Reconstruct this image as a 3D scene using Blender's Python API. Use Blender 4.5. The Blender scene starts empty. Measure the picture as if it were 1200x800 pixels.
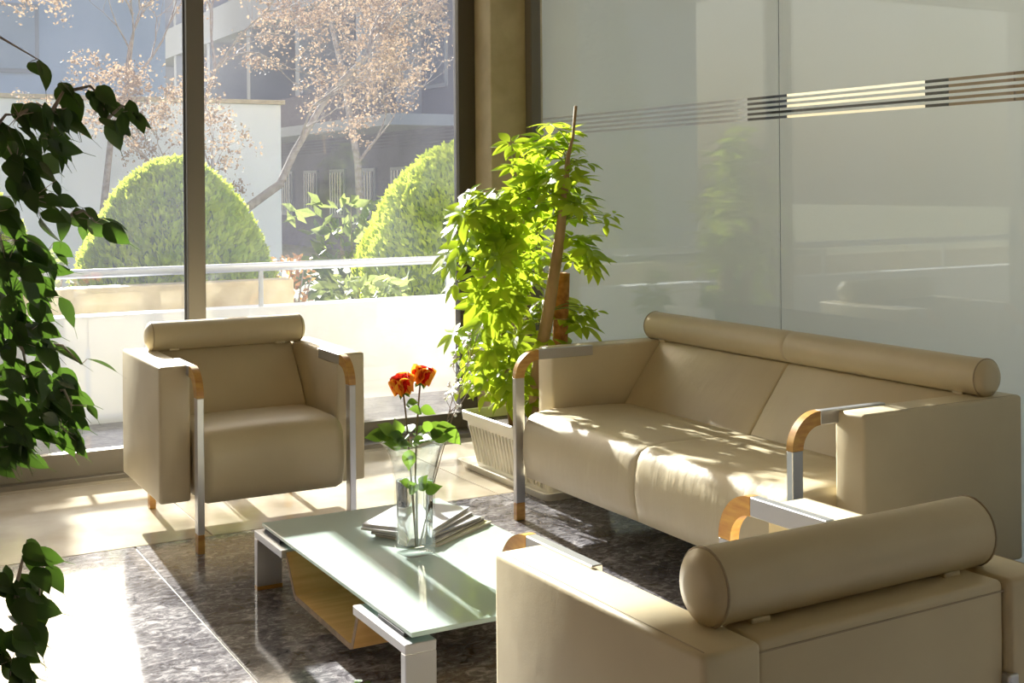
import bpy, bmesh, math, random
from mathutils import Vector, Matrix, noise
rnd = random.Random(7)
sc = bpy.context.scene
COL = sc.collection
PI = math.pi

# ------------------------------------------------------------------ camera
A, RL = math.radians(29.1), math.radians(0.48)
F = Vector((math.sin(A), math.cos(A), 0)); R = Vector((math.cos(A), -math.sin(A), 0)); U = Vector((0, 0, 1))
cx = R*math.cos(RL) - U*math.sin(RL); cy = R*math.sin(RL) + U*math.cos(RL)
cd = bpy.data.cameras.new('camera'); cam = bpy.data.objects.new('camera', cd); COL.objects.link(cam)
cd.sensor_width = 36; cd.lens = 1474/1200*36; cd.shift_y = -183/1200; cd.clip_start = .05; cd.clip_end = 300
m = Matrix((cx, cy, -F)).transposed().to_4x4(); m.translation = (0, 0, 1.30)
cam.matrix_world = m
sc.camera = cam

# ------------------------------------------------------------------ sky, sun, exposure
w = bpy.data.worlds.new('sky'); sc.world = w; w.use_nodes = True
SUN_EL = math.radians(22.5)
bg = w.node_tree.nodes['Background']; sk = w.node_tree.nodes.new('ShaderNodeTexSky'); sk.sky_type = 'NISHITA'; sk.sun_disc = False
sk.sun_elevation = SUN_EL; sk.sun_rotation = math.atan2(.045, 1); sk.air_density = 1.0; sk.dust_density = 5.0; sk.ozone_density = 1.0
w.node_tree.links.new(sk.outputs[0], bg.inputs[0]); bg.inputs[1].default_value = .26
sd = Vector((.045, 1, math.tan(SUN_EL))).normalized()
sl = bpy.data.lights.new('sun', 'SUN'); sl.energy = 26; sl.angle = math.radians(.6); sl.color = (1, .96, .89)
so = bpy.data.objects.new('sun', sl); COL.objects.link(so); so.location = (0, 10, 12)
so.rotation_euler = sd.to_track_quat('Z', 'Y').to_euler()
sc.view_settings.view_transform = 'Standard'; sc.view_settings.look = 'None'
sc.view_settings.gamma = 1; sc.view_settings.use_curve_mapping = False
sc.view_settings.exposure = 0.12
try:
    sc.cycles.use_denoising = True; sc.cycles.max_bounces = 14; sc.cycles.transparent_max_bounces = 24
    sc.cycles.diffuse_bounces = 7; sc.cycles.transmission_bounces = 12; sc.cycles.glossy_bounces = 6
    sc.cycles.sample_clamp_indirect = 8; sc.cycles.blur_glossy = .6
except Exception: pass

# ------------------------------------------------------------------ materials
def nt(name):
    mt = bpy.data.materials.new(name); mt.use_nodes = True
    t = mt.node_tree; t.nodes.clear()
    o = t.nodes.new('ShaderNodeOutputMaterial')
    return mt, t, o
def N(t, typ, **kw):
    n = t.nodes.new(typ)
    for k, v in kw.items():
        if k in n.inputs: n.inputs[k].default_value = v
        else: setattr(n, k, v)
    return n
def rgba(c): return (c[0], c[1], c[2], 1)
def mat(name, col, rough=.5, metal=0, col2=None, nscale=8, ndet=4, bump=0, bscale=60, spec=.5, dist=.002, coat=0, stretch=None, lo=.35, hi=.65):
    mt, t, o = nt(name)
    b = N(t, 'ShaderNodeBsdfPrincipled'); b.inputs['Base Color'].default_value = rgba(col)
    b.inputs['Roughness'].default_value = rough; b.inputs['Metallic'].default_value = metal
    b.inputs['Specular IOR Level'].default_value = spec; b.inputs['Coat Weight'].default_value = coat; b.inputs['Coat Roughness'].default_value = .05
    t.links.new(b.outputs[0], o.inputs[0])
    tc = N(t, 'ShaderNodeTexCoord'); src = tc.outputs['Object']
    if stretch:
        mp = N(t, 'ShaderNodeMapping'); mp.inputs['Scale'].default_value = stretch
        t.links.new(src, mp.inputs[0]); src = mp.outputs[0]
    if col2 is not None:
        n = N(t, 'ShaderNodeTexNoise', Scale=nscale, Detail=ndet); t.links.new(src, n.inputs['Vector'])
        r = N(t, 'ShaderNodeValToRGB'); r.color_ramp.elements[0].color = rgba(col); r.color_ramp.elements[1].color = rgba(col2)
        r.color_ramp.elements[0].position = lo; r.color_ramp.elements[1].position = hi
        t.links.new(n.outputs[0], r.inputs[0]); t.links.new(r.outputs[0], b.inputs['Base Color'])
    if bump:
        n2 = N(t, 'ShaderNodeTexNoise', Scale=bscale, Detail=3); t.links.new(src, n2.inputs['Vector'])
        bp = N(t, 'ShaderNodeBump', Strength=bump, Distance=dist); t.links.new(n2.outputs[0], bp.inputs['Height']); t.links.new(bp.outputs[0], b.inputs['Normal'])
    return mt
def schlick(t, f0=.04, scale=1.0):
    lw = N(t, 'ShaderNodeLayerWeight', Blend=.5)
    p = N(t, 'ShaderNodeMath', operation='POWER'); p.inputs[1].default_value = 5; t.links.new(lw.outputs['Facing'], p.inputs[0])
    a = N(t, 'ShaderNodeMath', operation='MULTIPLY_ADD'); a.inputs[1].default_value = (1-f0)*scale; a.inputs[2].default_value = f0*scale
    t.links.new(p.outputs[0], a.inputs[0])
    return a.outputs[0]
def pane_mat(name, tint=(1, 1, 1), rough=0., dirt=0., f0=.04, dirtcol=(.78, .80, 1.)):
    mt, t, o = nt(name)
    tr = N(t, 'ShaderNodeBsdfTransparent'); tr.inputs[0].default_value = rgba(tint)
    gl = N(t, 'ShaderNodeBsdfGlossy'); gl.inputs['Roughness'].default_value = rough
    base = tr.outputs[0]
    if dirt:
        tl = N(t, 'ShaderNodeBsdfTranslucent'); tl.inputs[0].default_value = rgba(dirtcol)
        n = N(t, 'ShaderNodeTexNoise', Scale=2.2, Detail=6); tc = N(t, 'ShaderNodeTexCoord'); t.links.new(tc.outputs['Object'], n.inputs['Vector'])
        mr = N(t, 'ShaderNodeMapRange'); mr.inputs[1].default_value = .3; mr.inputs[2].default_value = .75; mr.inputs[3].default_value = dirt*.8; mr.inputs[4].default_value = dirt*1.25
        t.links.new(n.outputs[0], mr.inputs[0])
        mx = N(t, 'ShaderNodeMixShader'); t.links.new(mr.outputs[0], mx.inputs[0]); t.links.new(base, mx.inputs[1]); t.links.new(tl.outputs[0], mx.inputs[2]); base = mx.outputs[0]
    mx = N(t, 'ShaderNodeMixShader'); t.links.new(schlick(t, f0), mx.inputs[0]); t.links.new(base, mx.inputs[1]); t.links.new(gl.outputs[0], mx.inputs[2])
    t.links.new(mx.outputs[0], o.inputs[0])
    return mt
def leaf_mat(name, col, col2, trans=.45, tcol=None, rough=.4, nscale=5):
    mt, t, o = nt(name)
    oi = N(t, 'ShaderNodeObjectInfo'); tc = N(t, 'ShaderNodeTexCoord')
    n = N(t, 'ShaderNodeTexNoise', Scale=nscale, Detail=3); t.links.new(tc.outputs['Object'], n.inputs['Vector'])
    ad = N(t, 'ShaderNodeMath', operation='MULTIPLY_ADD'); ad.inputs[1].default_value = .6; t.links.new(oi.outputs['Random'], ad.inputs[0]); 
    ms = N(t, 'ShaderNodeMath', operation='MULTIPLY_ADD'); ms.inputs[1].default_value = .9; ms.inputs[2].default_value = -.25; t.links.new(n.outputs[0], ms.inputs[0]); t.links.new(ms.outputs[0], ad.inputs[2])
    r = N(t, 'ShaderNodeValToRGB'); r.color_ramp.elements[0].color = rgba(col); r.color_ramp.elements[1].color = rgba(col2); r.color_ramp.elements[0].position = .15; r.color_ramp.elements[1].position = .85
    t.links.new(ad.outputs[0], r.inputs[0])
    b = N(t, 'ShaderNodeBsdfPrincipled'); b.inputs['Roughness'].default_value = rough; t.links.new(r.outputs[0], b.inputs['Base Color'])
    tl = N(t, 'ShaderNodeBsdfTranslucent')
    mc = N(t, 'ShaderNodeMix', data_type='RGBA', blend_type='MIX'); mc.inputs[0].default_value = .75
    t.links.new(r.outputs[0], mc.inputs[6]); mc.inputs[7].default_value = rgba(tcol or col2); t.links.new(mc.outputs[2], tl.inputs[0])
    mx = N(t, 'ShaderNodeMixShader'); mx.inputs[0].default_value = trans
    t.links.new(b.outputs[0], mx.inputs[1]); t.links.new(tl.outputs[0], mx.inputs[2]); t.links.new(mx.outputs[0], o.inputs[0])
    return mt
def granite(name, dark, mid, light, rough=.09, scale=26, f=(.36, .52, .68)):
    mt, t, o = nt(name)
    tc = N(t, 'ShaderNodeTexCoord')
    mp = N(t, 'ShaderNodeMapping'); mp.inputs['Scale'].default_value = (1.0, 1.5, 1); mp.inputs['Rotation'].default_value = (0, 0, .5); t.links.new(tc.outputs['Object'], mp.inputs[0])
    v = N(t, 'ShaderNodeTexNoise', Scale=scale, Detail=6, Roughness=.75, Distortion=1.2); t.links.new(mp.outputs[0], v.inputs['Vector'])
    n = N(t, 'ShaderNodeTexNoise', Scale=scale*.22, Detail=4); t.links.new(mp.outputs[0], n.inputs['Vector'])
    ad = N(t, 'ShaderNodeMath', operation='MULTIPLY_ADD'); ad.inputs[1].default_value = .35; t.links.new(n.outputs[0], ad.inputs[0])
    sb = N(t, 'ShaderNodeMath', operation='SUBTRACT'); sb.inputs[1].default_value = .175; t.links.new(v.outputs[0], sb.inputs[0]); t.links.new(sb.outputs[0], ad.inputs[2])
    r = N(t, 'ShaderNodeValToRGB'); e = r.color_ramp.elements
    e[0].position = f[0]; e[0].color = rgba(dark); e[1].position = f[2]; e[1].color = rgba(light)
    x = e.new(f[1]); x.color = rgba(mid)
    t.links.new(ad.outputs[0], r.inputs[0])
    b = N(t, 'ShaderNodeBsdfPrincipled'); b.inputs['Roughness'].default_value = rough; t.links.new(r.outputs[0], b.inputs['Base Color'])
    b.inputs['Specular IOR Level'].default_value = .75
    t.links.new(b.outputs[0], o.inputs[0])
    return mt
def leather_mat(name, col, col2, crease=None):
    mt, t, o = nt(name)
    tc = N(t, 'ShaderNodeTexCoord')
    b = N(t, 'ShaderNodeBsdfPrincipled'); b.inputs['Roughness'].default_value = .42; b.inputs['Specular IOR Level'].default_value = .5
    n = N(t, 'ShaderNodeTexNoise', Scale=3.5, Detail=5); t.links.new(tc.outputs['Object'], n.inputs['Vector'])
    r = N(t, 'ShaderNodeValToRGB'); r.color_ramp.elements[0].color = rgba(col); r.color_ramp.elements[1].color = rgba(col2); r.color_ramp.elements[0].position = .3; r.color_ramp.elements[1].position = .7
    t.links.new(n.outputs[0], r.inputs[0]); t.links.new(r.outputs[0], b.inputs['Base Color'])
    fine = N(t, 'ShaderNodeTexNoise', Scale=260, Detail=2); t.links.new(tc.outputs['Object'], fine.inputs['Vector'])
    b1 = N(t, 'ShaderNodeBump', Strength=.18, Distance=.0008); t.links.new(fine.outputs[0], b1.inputs['Height'])
    soft = N(t, 'ShaderNodeTexNoise', Scale=9, Detail=3); t.links.new(tc.outputs['Object'], soft.inputs['Vector'])
    b2 = N(t, 'ShaderNodeBump', Strength=.22, Distance=.006); t.links.new(soft.outputs[0], b2.inputs['Height']); t.links.new(b1.outputs[0], b2.inputs['Normal'])
    last = b2
    if crease:      # short folds running across the cushion
        mp = N(t, 'ShaderNodeMapping'); mp.inputs['Scale'].default_value = crease; t.links.new(tc.outputs['Object'], mp.inputs[0])
        c = N(t, 'ShaderNodeTexNoise', Scale=5, Detail=3, Distortion=.4); t.links.new(mp.outputs[0], c.inputs['Vector'])
        b3 = N(t, 'ShaderNodeBump', Strength=.3, Distance=.006); t.links.new(c.outputs[0], b3.inputs['Height']); t.links.new(b2.outputs[0], b3.inputs['Normal']); last = b3
    t.links.new(last.outputs[0], b.inputs['Normal'])
    t.links.new(b.outputs[0], o.inputs[0])
    return mt

LEA = leather_mat('cream_leather', (.61, .52, .345), (.68, .59, .40))
LEA_C = leather_mat('cream_leather_creased', (.61, .52, .345), (.68, .59, .40), crease=(6, 1.0, 1.6))
SEAM = mat('leather_seam', (.42, .34, .23), .6)
METAL = mat('satin_aluminium', (.60, .60, .62), .34, .85, bump=.05, bscale=300)
WOODC = mat('cherry_wood', (.46, .22, .055), .3, col2=(.62, .36, .09), nscale=5, stretch=(3, 3, 14), coat=.4)
PLY = mat('beech_plywood', (.66, .36, .11), .38, col2=(.78, .47, .18), nscale=3, stretch=(2, 14, 14), coat=.2)
PLYEDGE = mat('plywood_edge', (.38, .24, .12), .5, col2=(.24, .15, .08), nscale=40)
FRAME = mat('bronze_anodised', (.105, .09, .065), .45, .35)
FRAME_L = mat('grey_anodised', (.20, .18, .155), .45, .35)
PANE = pane_mat('dusty_window_glass', (.93, .95, .95), 0, .014)
PARTG = pane_mat('partition_glass', (.98, .99, .98), 0.0, 0, f0=.04)
FILM = None
mt, t, o = nt('frosted_film')
d_ = N(t, 'ShaderNodeBsdfDiffuse'); d_.inputs[0].default_value = (.86, .86, .82, 1); tl_ = N(t, 'ShaderNodeBsdfTranslucent'); tl_.inputs[0].default_value = (.97, .965, .90, 1)
mx_ = N(t, 'ShaderNodeMixShader'); mx_.inputs[0].default_value = .82; t.links.new(d_.outputs[0], mx_.inputs[1]); t.links.new(tl_.outputs[0], mx_.inputs[2]); t.links.new(mx_.outputs[0], o.inputs[0])
FILM = mt
GRAN = granite('dark_polished_granite', (.055, .05, .06), (.20, .19, .205), (.50, .48, .49), scale=20)
TERR = granite('terrace_granite', (.12, .11, .12), (.3, .28, .28), (.5, .48, .47), rough=.3)
MARB = mat('beige_polished_marble', (.50, .43, .33), .09, col2=(.62, .55, .44), nscale=4, ndet=7, spec=.7)
GROUT = mat('pale_joint_strip', (.50, .45, .37), .4)
PLASTER = mat('warm_white_plaster', (.72, .66, .56), .8, bump=.1, bscale=120)
CEIL = mat('ceiling_boards', (.46, .37, .25), .7)
STONE = mat('travertine_pillar', (.47, .38, .22), .55, col2=(.60, .50, .31), nscale=7, ndet=7, bump=.12, bscale=80)
PARA = mat('white_render', (.88, .90, .94), .85, bump=.1, bscale=90)
RAILM = mat('painted_rail', (.62, .65, .70), .35, .4)
BARK = mat('grey_bark', (.30, .24, .20), .8, col2=(.45, .38, .33), nscale=20, bump=.3, bscale=60)
BARKB = mat('brown_stem', (.28, .17, .06), .7, col2=(.46, .31, .13), nscale=14, stretch=(1, 1, .2), bump=.4, bscale=50)
MOSS = mat('coir_pole', (.38, .15, .035), .9, col2=(.55, .25, .07), nscale=40, bump=.6, bscale=120)
SOIL = mat('potting_soil', (.05, .035, .022), .95, col2=(.1, .07, .045), nscale=50, bump=.6, bscale=90)
POTW = mat('ivory_plastic', (.78, .74, .64), .45)
FIC = leaf_mat('ficus_leaf', (.018, .042, .010), (.04, .085, .016), .22, (.13, .26, .025), .35)
SCH = leaf_mat('umbrella_leaf', (.06, .17, .012), (.42, .54, .035), .55, (.68, .82, .05), .32)
TOPI = leaf_mat('clipped_conifer', (.20, .33, .02), (.68, .76, .08), .42, (.80, .88, .08), .6, nscale=6)
TOPIC = mat('inner_twigs', (.20, .28, .05), .9)
PALEL = leaf_mat('fatsia_leaf', (.10, .18, .05), (.36, .42, .14), .35, (.45, .5, .15), .4)
REDL = leaf_mat('russet_leaf', (.25, .10, .05), (.50, .28, .12), .4, (.6, .3, .1), .5)
SEED = leaf_mat('dry_seed_cluster', (.27, .18, .115), (.47, .34, .23), .25, (.5, .36, .23), .7)
CONI = leaf_mat('far_conifer', (.10, .16, .12), (.22, .28, .18), .3, (.3, .4, .2), .7)
LAWN = mat('garden_ground', (.10, .13, .05), .95, col2=(.22, .20, .10), nscale=3)
VGLASS = None
mt, t, o = nt('clear_crystal'); b_ = N(t, 'ShaderNodeBsdfPrincipled'); b_.inputs['Transmission Weight'].default_value = 1; b_.inputs['Roughness'].default_value = 0; b_.inputs['IOR'].default_value = 1.45; b_.inputs['Base Color'].default_value = (.97, 1, .99, 1); t.links.new(b_.outputs[0], o.inputs[0]); VGLASS = mt
mt, t, o = nt('water'); b_ = N(t, 'ShaderNodeBsdfPrincipled'); b_.inputs['Transmission Weight'].default_value = 1; b_.inputs['Roughness'].default_value = 0; b_.inputs['IOR'].default_value = 1.2; b_.inputs['Base Color'].default_value = (.97, 1, .97, 1); t.links.new(b_.outputs[0], o.inputs[0]); WATER = mt
mt, t, o = nt('satin_green_glass'); b_ = N(t, 'ShaderNodeBsdfPrincipled'); b_.inputs['Base Color'].default_value = (.60, .70, .655, 1); b_.inputs['Roughness'].default_value = .06; b_.inputs['Specular IOR Level'].default_value = .9
tl_ = N(t, 'ShaderNodeBsdfTranslucent'); tl_.inputs[0].default_value = (.55, .72, .65, 1); mx_ = N(t, 'ShaderNodeMixShader'); mx_.inputs[0].default_value = .25; t.links.new(b_.outputs[0], mx_.inputs[1]); t.links.new(tl_.outputs[0], mx_.inputs[2]); t.links.new(mx_.outputs[0], o.inputs[0]); TGLASS = mt
VPANE = pane_mat('thin_crystal', (.97, .985, .98), 0, 0, f0=.10)
RUBBER = mat('black_rubber', (.03, .03, .035), .6)

# ------------------------------------------------------------------ helpers
def obj(name, bm, material, parent=None, smooth=False):
    me = bpy.data.meshes.new(name); bm.to_mesh(me); bm.free()
    if material: me.materials.append(material)
    if smooth: me.polygons.foreach_set('use_smooth', [True]*len(me.polygons))
    o = bpy.data.objects.new(name, me); COL.objects.link(o)
    if parent: o.parent = parent
    return o
def smooth_angle(o, deg=40):
    me = o.data
    me.polygons.foreach_set('use_smooth', [True]*len(me.polygons))
    try: me.set_sharp_from_angle(angle=math.radians(deg))
    except Exception: pass
    return o
def link(name, me, parent=None, mw=None):
    o = bpy.data.objects.new(name, me); COL.objects.link(o)
    if parent: o.parent = parent
    if mw is not None: o.matrix_local = mw
    return o
def tag(o, label, cat, group=None):
    o['label'] = label; o['category'] = cat
    if group: o['group'] = group
    return o
def struct(o): o['kind'] = 'structure'; return o
def empty(name, loc=(0, 0, 0), rz=0):
    o = bpy.data.objects.new(name, None); COL.objects.link(o); o.location = loc; o.rotation_euler = (0, 0, rz); o.empty_display_size = .1
    return o
def box(x0, x1, y0, y1, z0, z1, bev=0, seg=2, bm=None):
    b = bmesh.new(); bmesh.ops.create_cube(b, size=1)
    for v in b.verts: v.co = Vector(((x0+x1)/2 + v.co.x*(x1-x0), (y0+y1)/2 + v.co.y*(y1-y0), (z0+z1)/2 + v.co.z*(z1-z0)))
    if bev: bmesh.ops.bevel(b, geom=b.edges[:], offset=bev, segments=seg, affect='EDGES', profile=.5)
    if bm is None: return b
    return join(bm, b)
def join(bm, b):
    me = bpy.data.meshes.new('tmp'); b.to_mesh(me); b.free(); bm.from_mesh(me); bpy.data.meshes.remove(me); return bm
def prism(profile, x0, x1, bev=0, seg=2, axis='x'):
    """extrude a closed (y,z) profile along x"""
    b = bmesh.new()
    va = [b.verts.new((x0, y, z)) for y, z in profile]; vb = [b.verts.new((x1, y, z)) for y, z in profile]
    b.faces.new(va[::-1]); b.faces.new(vb); n = len(profile)
    for i in range(n): b.faces.new((va[i], va[(i+1) % n], vb[(i+1) % n], vb[i]))
    bmesh.ops.recalc_face_normals(b, faces=b.faces[:])
    if bev: bmesh.ops.bevel(b, geom=b.edges[:], offset=bev, segments=seg, affect='EDGES', profile=.5)
    return b
def tube(bm, pts, rad, n=8, cap=True):
    """tapered tube along a polyline"""
    pts = [Vector(p) for p in pts]; rads = rad if isinstance(rad, (list, tuple)) else [rad]*len(pts)
    rings = []; prev = None
    for i, p in enumerate(pts):
        d = (pts[min(i+1, len(pts)-1)] - pts[max(i-1, 0)])
        d = d.normalized() if d.length > 1e-9 else Vector((0, 0, 1))
        a = prev if prev is not None else (Vector((1, 0, 0)) if abs(d.x) < .8 else Vector((0, 1, 0)))
        a = (a - d*a.dot(d)).normalized(); prev = a; c = d.cross(a)
        rings.append([bm.verts.new(p + (a*math.cos(2*PI*k/n) + c*math.sin(2*PI*k/n))*rads[i]) for k in range(n)])
    for r0, r1 in zip(rings, rings[1:]):
        for k in range(n): bm.faces.new((r0[k], r0[(k+1) % n], r1[(k+1) % n], r1[k]))
    if cap: bm.faces.new(rings[0][::-1]); bm.faces.new(rings[-1])
    return bm
def loft(sections, closed_ends=True):
    bm = bmesh.new(); rs = [[bm.verts.new(p) for p in s] for s in sections]; n = len(rs[0])
    for a, b in zip(rs, rs[1:]):
        for k in range(n): bm.faces.new((a[k], a[(k+1) % n], b[(k+1) % n], b[k]))
    if closed_ends: bm.faces.new(rs[0][::-1]); bm.faces.new(rs[-1])
    bmesh.ops.recalc_face_normals(bm, faces=bm.faces[:])
    return bm
def roll_bm(x0, x1, y, z, r, seams=(), n=28):
    """bolster along x with soft rounded ends and stitched seams"""
    secs = []; xs = []
    e = .018
    for k in range(5): xs.append((x0 + e*(1-math.cos(k/4*PI/2)) , r - e + e*math.sin(k/4*PI/2)))
    xs[0] = (x0, r*.80)
    mid = 40
    for k in range(1, mid):
        x = x0+e + (x1-x0-2*e)*k/mid; rr = r*(1 + .012*noise.noise(Vector((x*6, 3, 1))))
        for s in seams:
            if abs(x-s) < .012: rr -= .004*(1-abs(x-s)/.012)
        xs.append((x, rr))
    for s in seams: xs.append((s, r-.004)); xs.append((s-.012, r)); xs.append((s+.012, r))
    for k in range(5): xs.append((x1 - e*(1-math.sin(k/4*PI/2)) if False else x1 - e + e*math.sin(k/4*PI/2), r - e + e*math.cos(k/4*PI/2)))
    xs[-1] = (x1, r*.80)
    xs.sort()
    ps = [[(x, y + rr*math.cos(2*PI*k/n), z + rr*math.sin(2*PI*k/n)) for k in range(n)] for x, rr in xs]
    # domed end caps
    a = [[(x0-.008, y + r*.45*math.cos(2*PI*k/n), z + r*.45*math.sin(2*PI*k/n)) for k in range(n)]]
    b = [[(x1+.008, y + r*.45*math.cos(2*PI*k/n), z + r*.45*math.sin(2*PI*k/n)) for k in range(n)]]
    return loft(a + ps + b)
def ring_bm(x, y, z, r, t=.0025, n=28):
    b = bmesh.new(); pts = [(x, y + r*math.cos(2*PI*k/n), z + r*math.sin(2*PI*k/n)) for k in range(n+1)]
    return tube(b, pts, t, 6, False)

# ------------------------------------------------------------------ the setting
floor = struct(obj('floor', box(-3, 3.40, -4, 6.0, -.12, -.006), GROUT))
def slab(x0, x1, y0, y1, mt_):
    o = obj('floor_slab', box(x0+.003, x1-.003, y0+.003, y1-.003, -.03, 0, .0015, 1), mt_, floor); return o
gx = [-3, -2.0, -.485, 1.015, 2.515, 3.40]
gy = [-4, -2.8, -1.3, .2, 1.7, 4.66]
for i in range(len(gx)-1):
    for j in range(len(gy)-1): slab(gx[i], gx[i+1], gy[j], gy[j+1], GRAN)
bx_ = [-3, -1.8, -.2, 1.30, 2.52, 3.40]
for i in range(len(bx_)-1):
    slab(bx_[i], bx_[i+1], 4.66, 5.72, MARB)
    slab(bx_[i]+.0, bx_[i+1], 5.72, 6.0, MARB)
struct(obj('ceiling', box(-3.2, 3.42, -4.2, 6.2, 2.75, 2.95), CEIL))
struct(obj('ceiling_added_skylight', box(3.42, 4.95, -4.2, 5.95, 2.76, 2.768), PANE))  # unseen glass roof, added so the sky brightens the frosted film
struct(obj('wall_back', box(-3.2, 4.95, -4.2, -4.0, -.1, 2.75), mat('brown_wall', (.22, .15, .09), .7)))
struct(obj('wall_left', box(-3.2, -3.0, -4, 6.2, -.1, 2.75), mat('tan_wall', (.50, .38, .23), .7)))
struct(obj('wall_front', box(-3.2, 3.41, 5.82, 6.12, 2.54, 2.75), PLASTER))
struct(obj('trim_1', box(3.085, 3.40, 5.76, 6.12, 0, 2.545, .006), STONE))
struct(obj('trim_2', box(3.290, 3.345, 5.69, 5.757, 0, 2.75, .002), FRAME_L))

def window(name, x0, x1, y, stile_l, stile_r, rail, dark=FRAME):
    w_ = struct(empty(name, ((x0+x1)/2, y, 0)))
    c = (x0+x1)/2
    obj('bottom_rail', box(x0-c, x1-c, -.03, .03, .004, rail, .003), dark, w_)
    obj('top_rail', box(x0-c, x1-c, -.03, .03, 2.46, 2.54, .003), dark, w_)
    obj('stile', box(x0-c, x0-c+stile_l, -.032, .032, .004, 2.54, .003), dark, w_)
    obj('stile', box(x1-c-stile_r, x1-c, -.032, .032, .004, 2.54, .003), dark, w_)
    obj('pane', box(x0-c+stile_l-.008, x1-c-stile_r+.008, -.004, .004, rail-.008, 2.465), PANE, w_)
    return w_
w1 = window('window_1', -.62, 1.607, 5.87, .075, .082, .125, FRAME_L)
w2 = window('window_2', 1.545, 3.083, 5.965, .05, .098, .105, FRAME)
w3 = window('window_3', -2.98, -.60, 5.965, .08, .08, .11, FRAME)
gk = obj('gasket', box(-.004, .004, -.006, .006, .1, 2.50), RUBBER, w1); gk.location = (1.607-.082-.012-.4935, -.028, 0)
bm = box(-.011, .011, -.012, 0, -.075, .075, .004); box(-.006, .006, -.022, -.01, -.03, .03, .003, 2, bm)
lk = obj('lock_plate', bm, RUBBER, w2); lk.location = (3.035-2.314, -.034, .86)
struct(obj('trim_3', box(-3.0, 3.083, 5.79, 6.12, -.005, .022, .003), FRAME_L))

# frosted glass partition
wr = struct(empty('wall_right', (3.35, 2.8, 0)))
def gpanel(ya, yb):
    g = obj('glass_panel', box(-.0, .010, ya-2.8, yb-2.8, .06, 2.70), PARTG, wr)
    def film(nm, z0, z1): obj(nm, box(.0115, .0125, ya-2.8, yb-2.8, z0, z1), FILM, g)
    film('frosted_film_upper', 1.650, 2.70); film('frosted_film_lower', .06, 1.556)
    s = (1.650-1.556)/9
    for k in range(4): film('frosted_film_strip', 1.556+s*(2*k+1), 1.556+s*(2*k+2))
gpanel(3.853, 5.70); gpanel(2.0, 3.848); gpanel(.15, 1.995); gpanel(-1.7, .145); gpanel(-3.98, -1.705)
obj('floor_channel', box(-.012, .024, -6.8, 2.9, 0, .06, .002), FRAME_L, wr)
obj('head_channel', box(-.012, .024, -6.8, 2.9, 2.70, 2.75, .002), FRAME_L, wr)
# corridor behind the partition, seen through the clear stripes
struct(obj('floor_corridor', box(3.405, 4.95, -4, 6.1, -.12, -.002), mat('cream_corridor_tiles', (.74, .70, .62), .3)))
WP = mat('tan_wood_panel', (.50, .32, .16), .5, col2=(.62, .42, .24), nscale=3, stretch=(1, 1, 10))
DKP = mat('dark_post', (.05, .048, .045), .5)
wc = struct(obj('wall_corridor', box(4.8, 4.95, -4, 6.12, -.1, .3), PLASTER))
obj('wall_piece', box(4.8, 4.95, -4, 6.12, 2.55, 2.75), PLASTER, wc); obj('wall_piece', box(4.8, 4.95, 3.5, 4.26, .3, 2.55), PLASTER, wc)
for ya, yb in ((4.26, 4.40), (5.58, 5.74), (6.02, 6.12)): obj('post', box(4.77, 4.93, ya, yb, .3, 2.55), DKP, wc)
obj('transom', box(4.82, 4.90, 4.40, 5.58, 1.70, 1.725), DKP, wc)
obj('pane', box(4.86, 4.868, 4.38, 6.05, .3, 2.55), PANE, wc); obj('pane', box(4.86, 4.868, -4, 3.5, .3, 2.55), PANE, wc)  # the long second pane is unseen, added to light the film from behind
for k in range(2): obj('wood_panel', box(4.765, 4.80, 4.25-.38*(k+1)+.004, 4.25-.38*k, .05, 2.6, .003), WP, wc)
for y_ in (2.2, .8, -.6, -2.0): obj('post', box(4.77, 4.93, y_-.05, y_+.05, .3, 2.55), DKP, wc)
wcf = struct(obj('wall_corridor_sun_block', box(3.41, 4.95, 5.95, 6.1, -.1, 4.6), PLASTER))  # unseen wall, made solid and raised to keep sun off the film

# ------------------------------------------------------------------ outdoors
struct(obj('terrace_floor', box(-6, 9, 6.12, 7.25, -.25, -.01), TERR))
struct(obj('terrace_bounce_paving', box(4.96, 22, -14, 6.11, -.3, -.05), mat('pale_bounce_paving', (.55, .52, .46), .8, col2=(.62, .58, .52), nscale=2)))  # unseen paving, added to bounce sunlight into the corridor
struct(obj('terrace_parapet', box(-6, 9, 7.25, 7.42, -.5, .59, .004), PARA))
struct(obj('garden_ground', box(-60, 60, 7.42, 90, -.8, -.35), LAWN))
rl = empty('terrace_railing', (2.3, 7.30, .59)); tag(rl, 'pale metal handrail on short posts above the white terrace parapet', 'railing')
obj('handrail', tube(bmesh.new(), [(-8, 0, .235), (6.5, 0, .235)], .026, 16), RAILM, rl, True)
for x in (-7.5, -6.2, -4.95, -3.7, -2.4, -1.2, .04, 1.28, 2.5, 3.7, 5, 6.2):
    obj('post', box(x-.012, x+.012, -.012, .012, 0, .215, .002), RAILM, rl)

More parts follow.
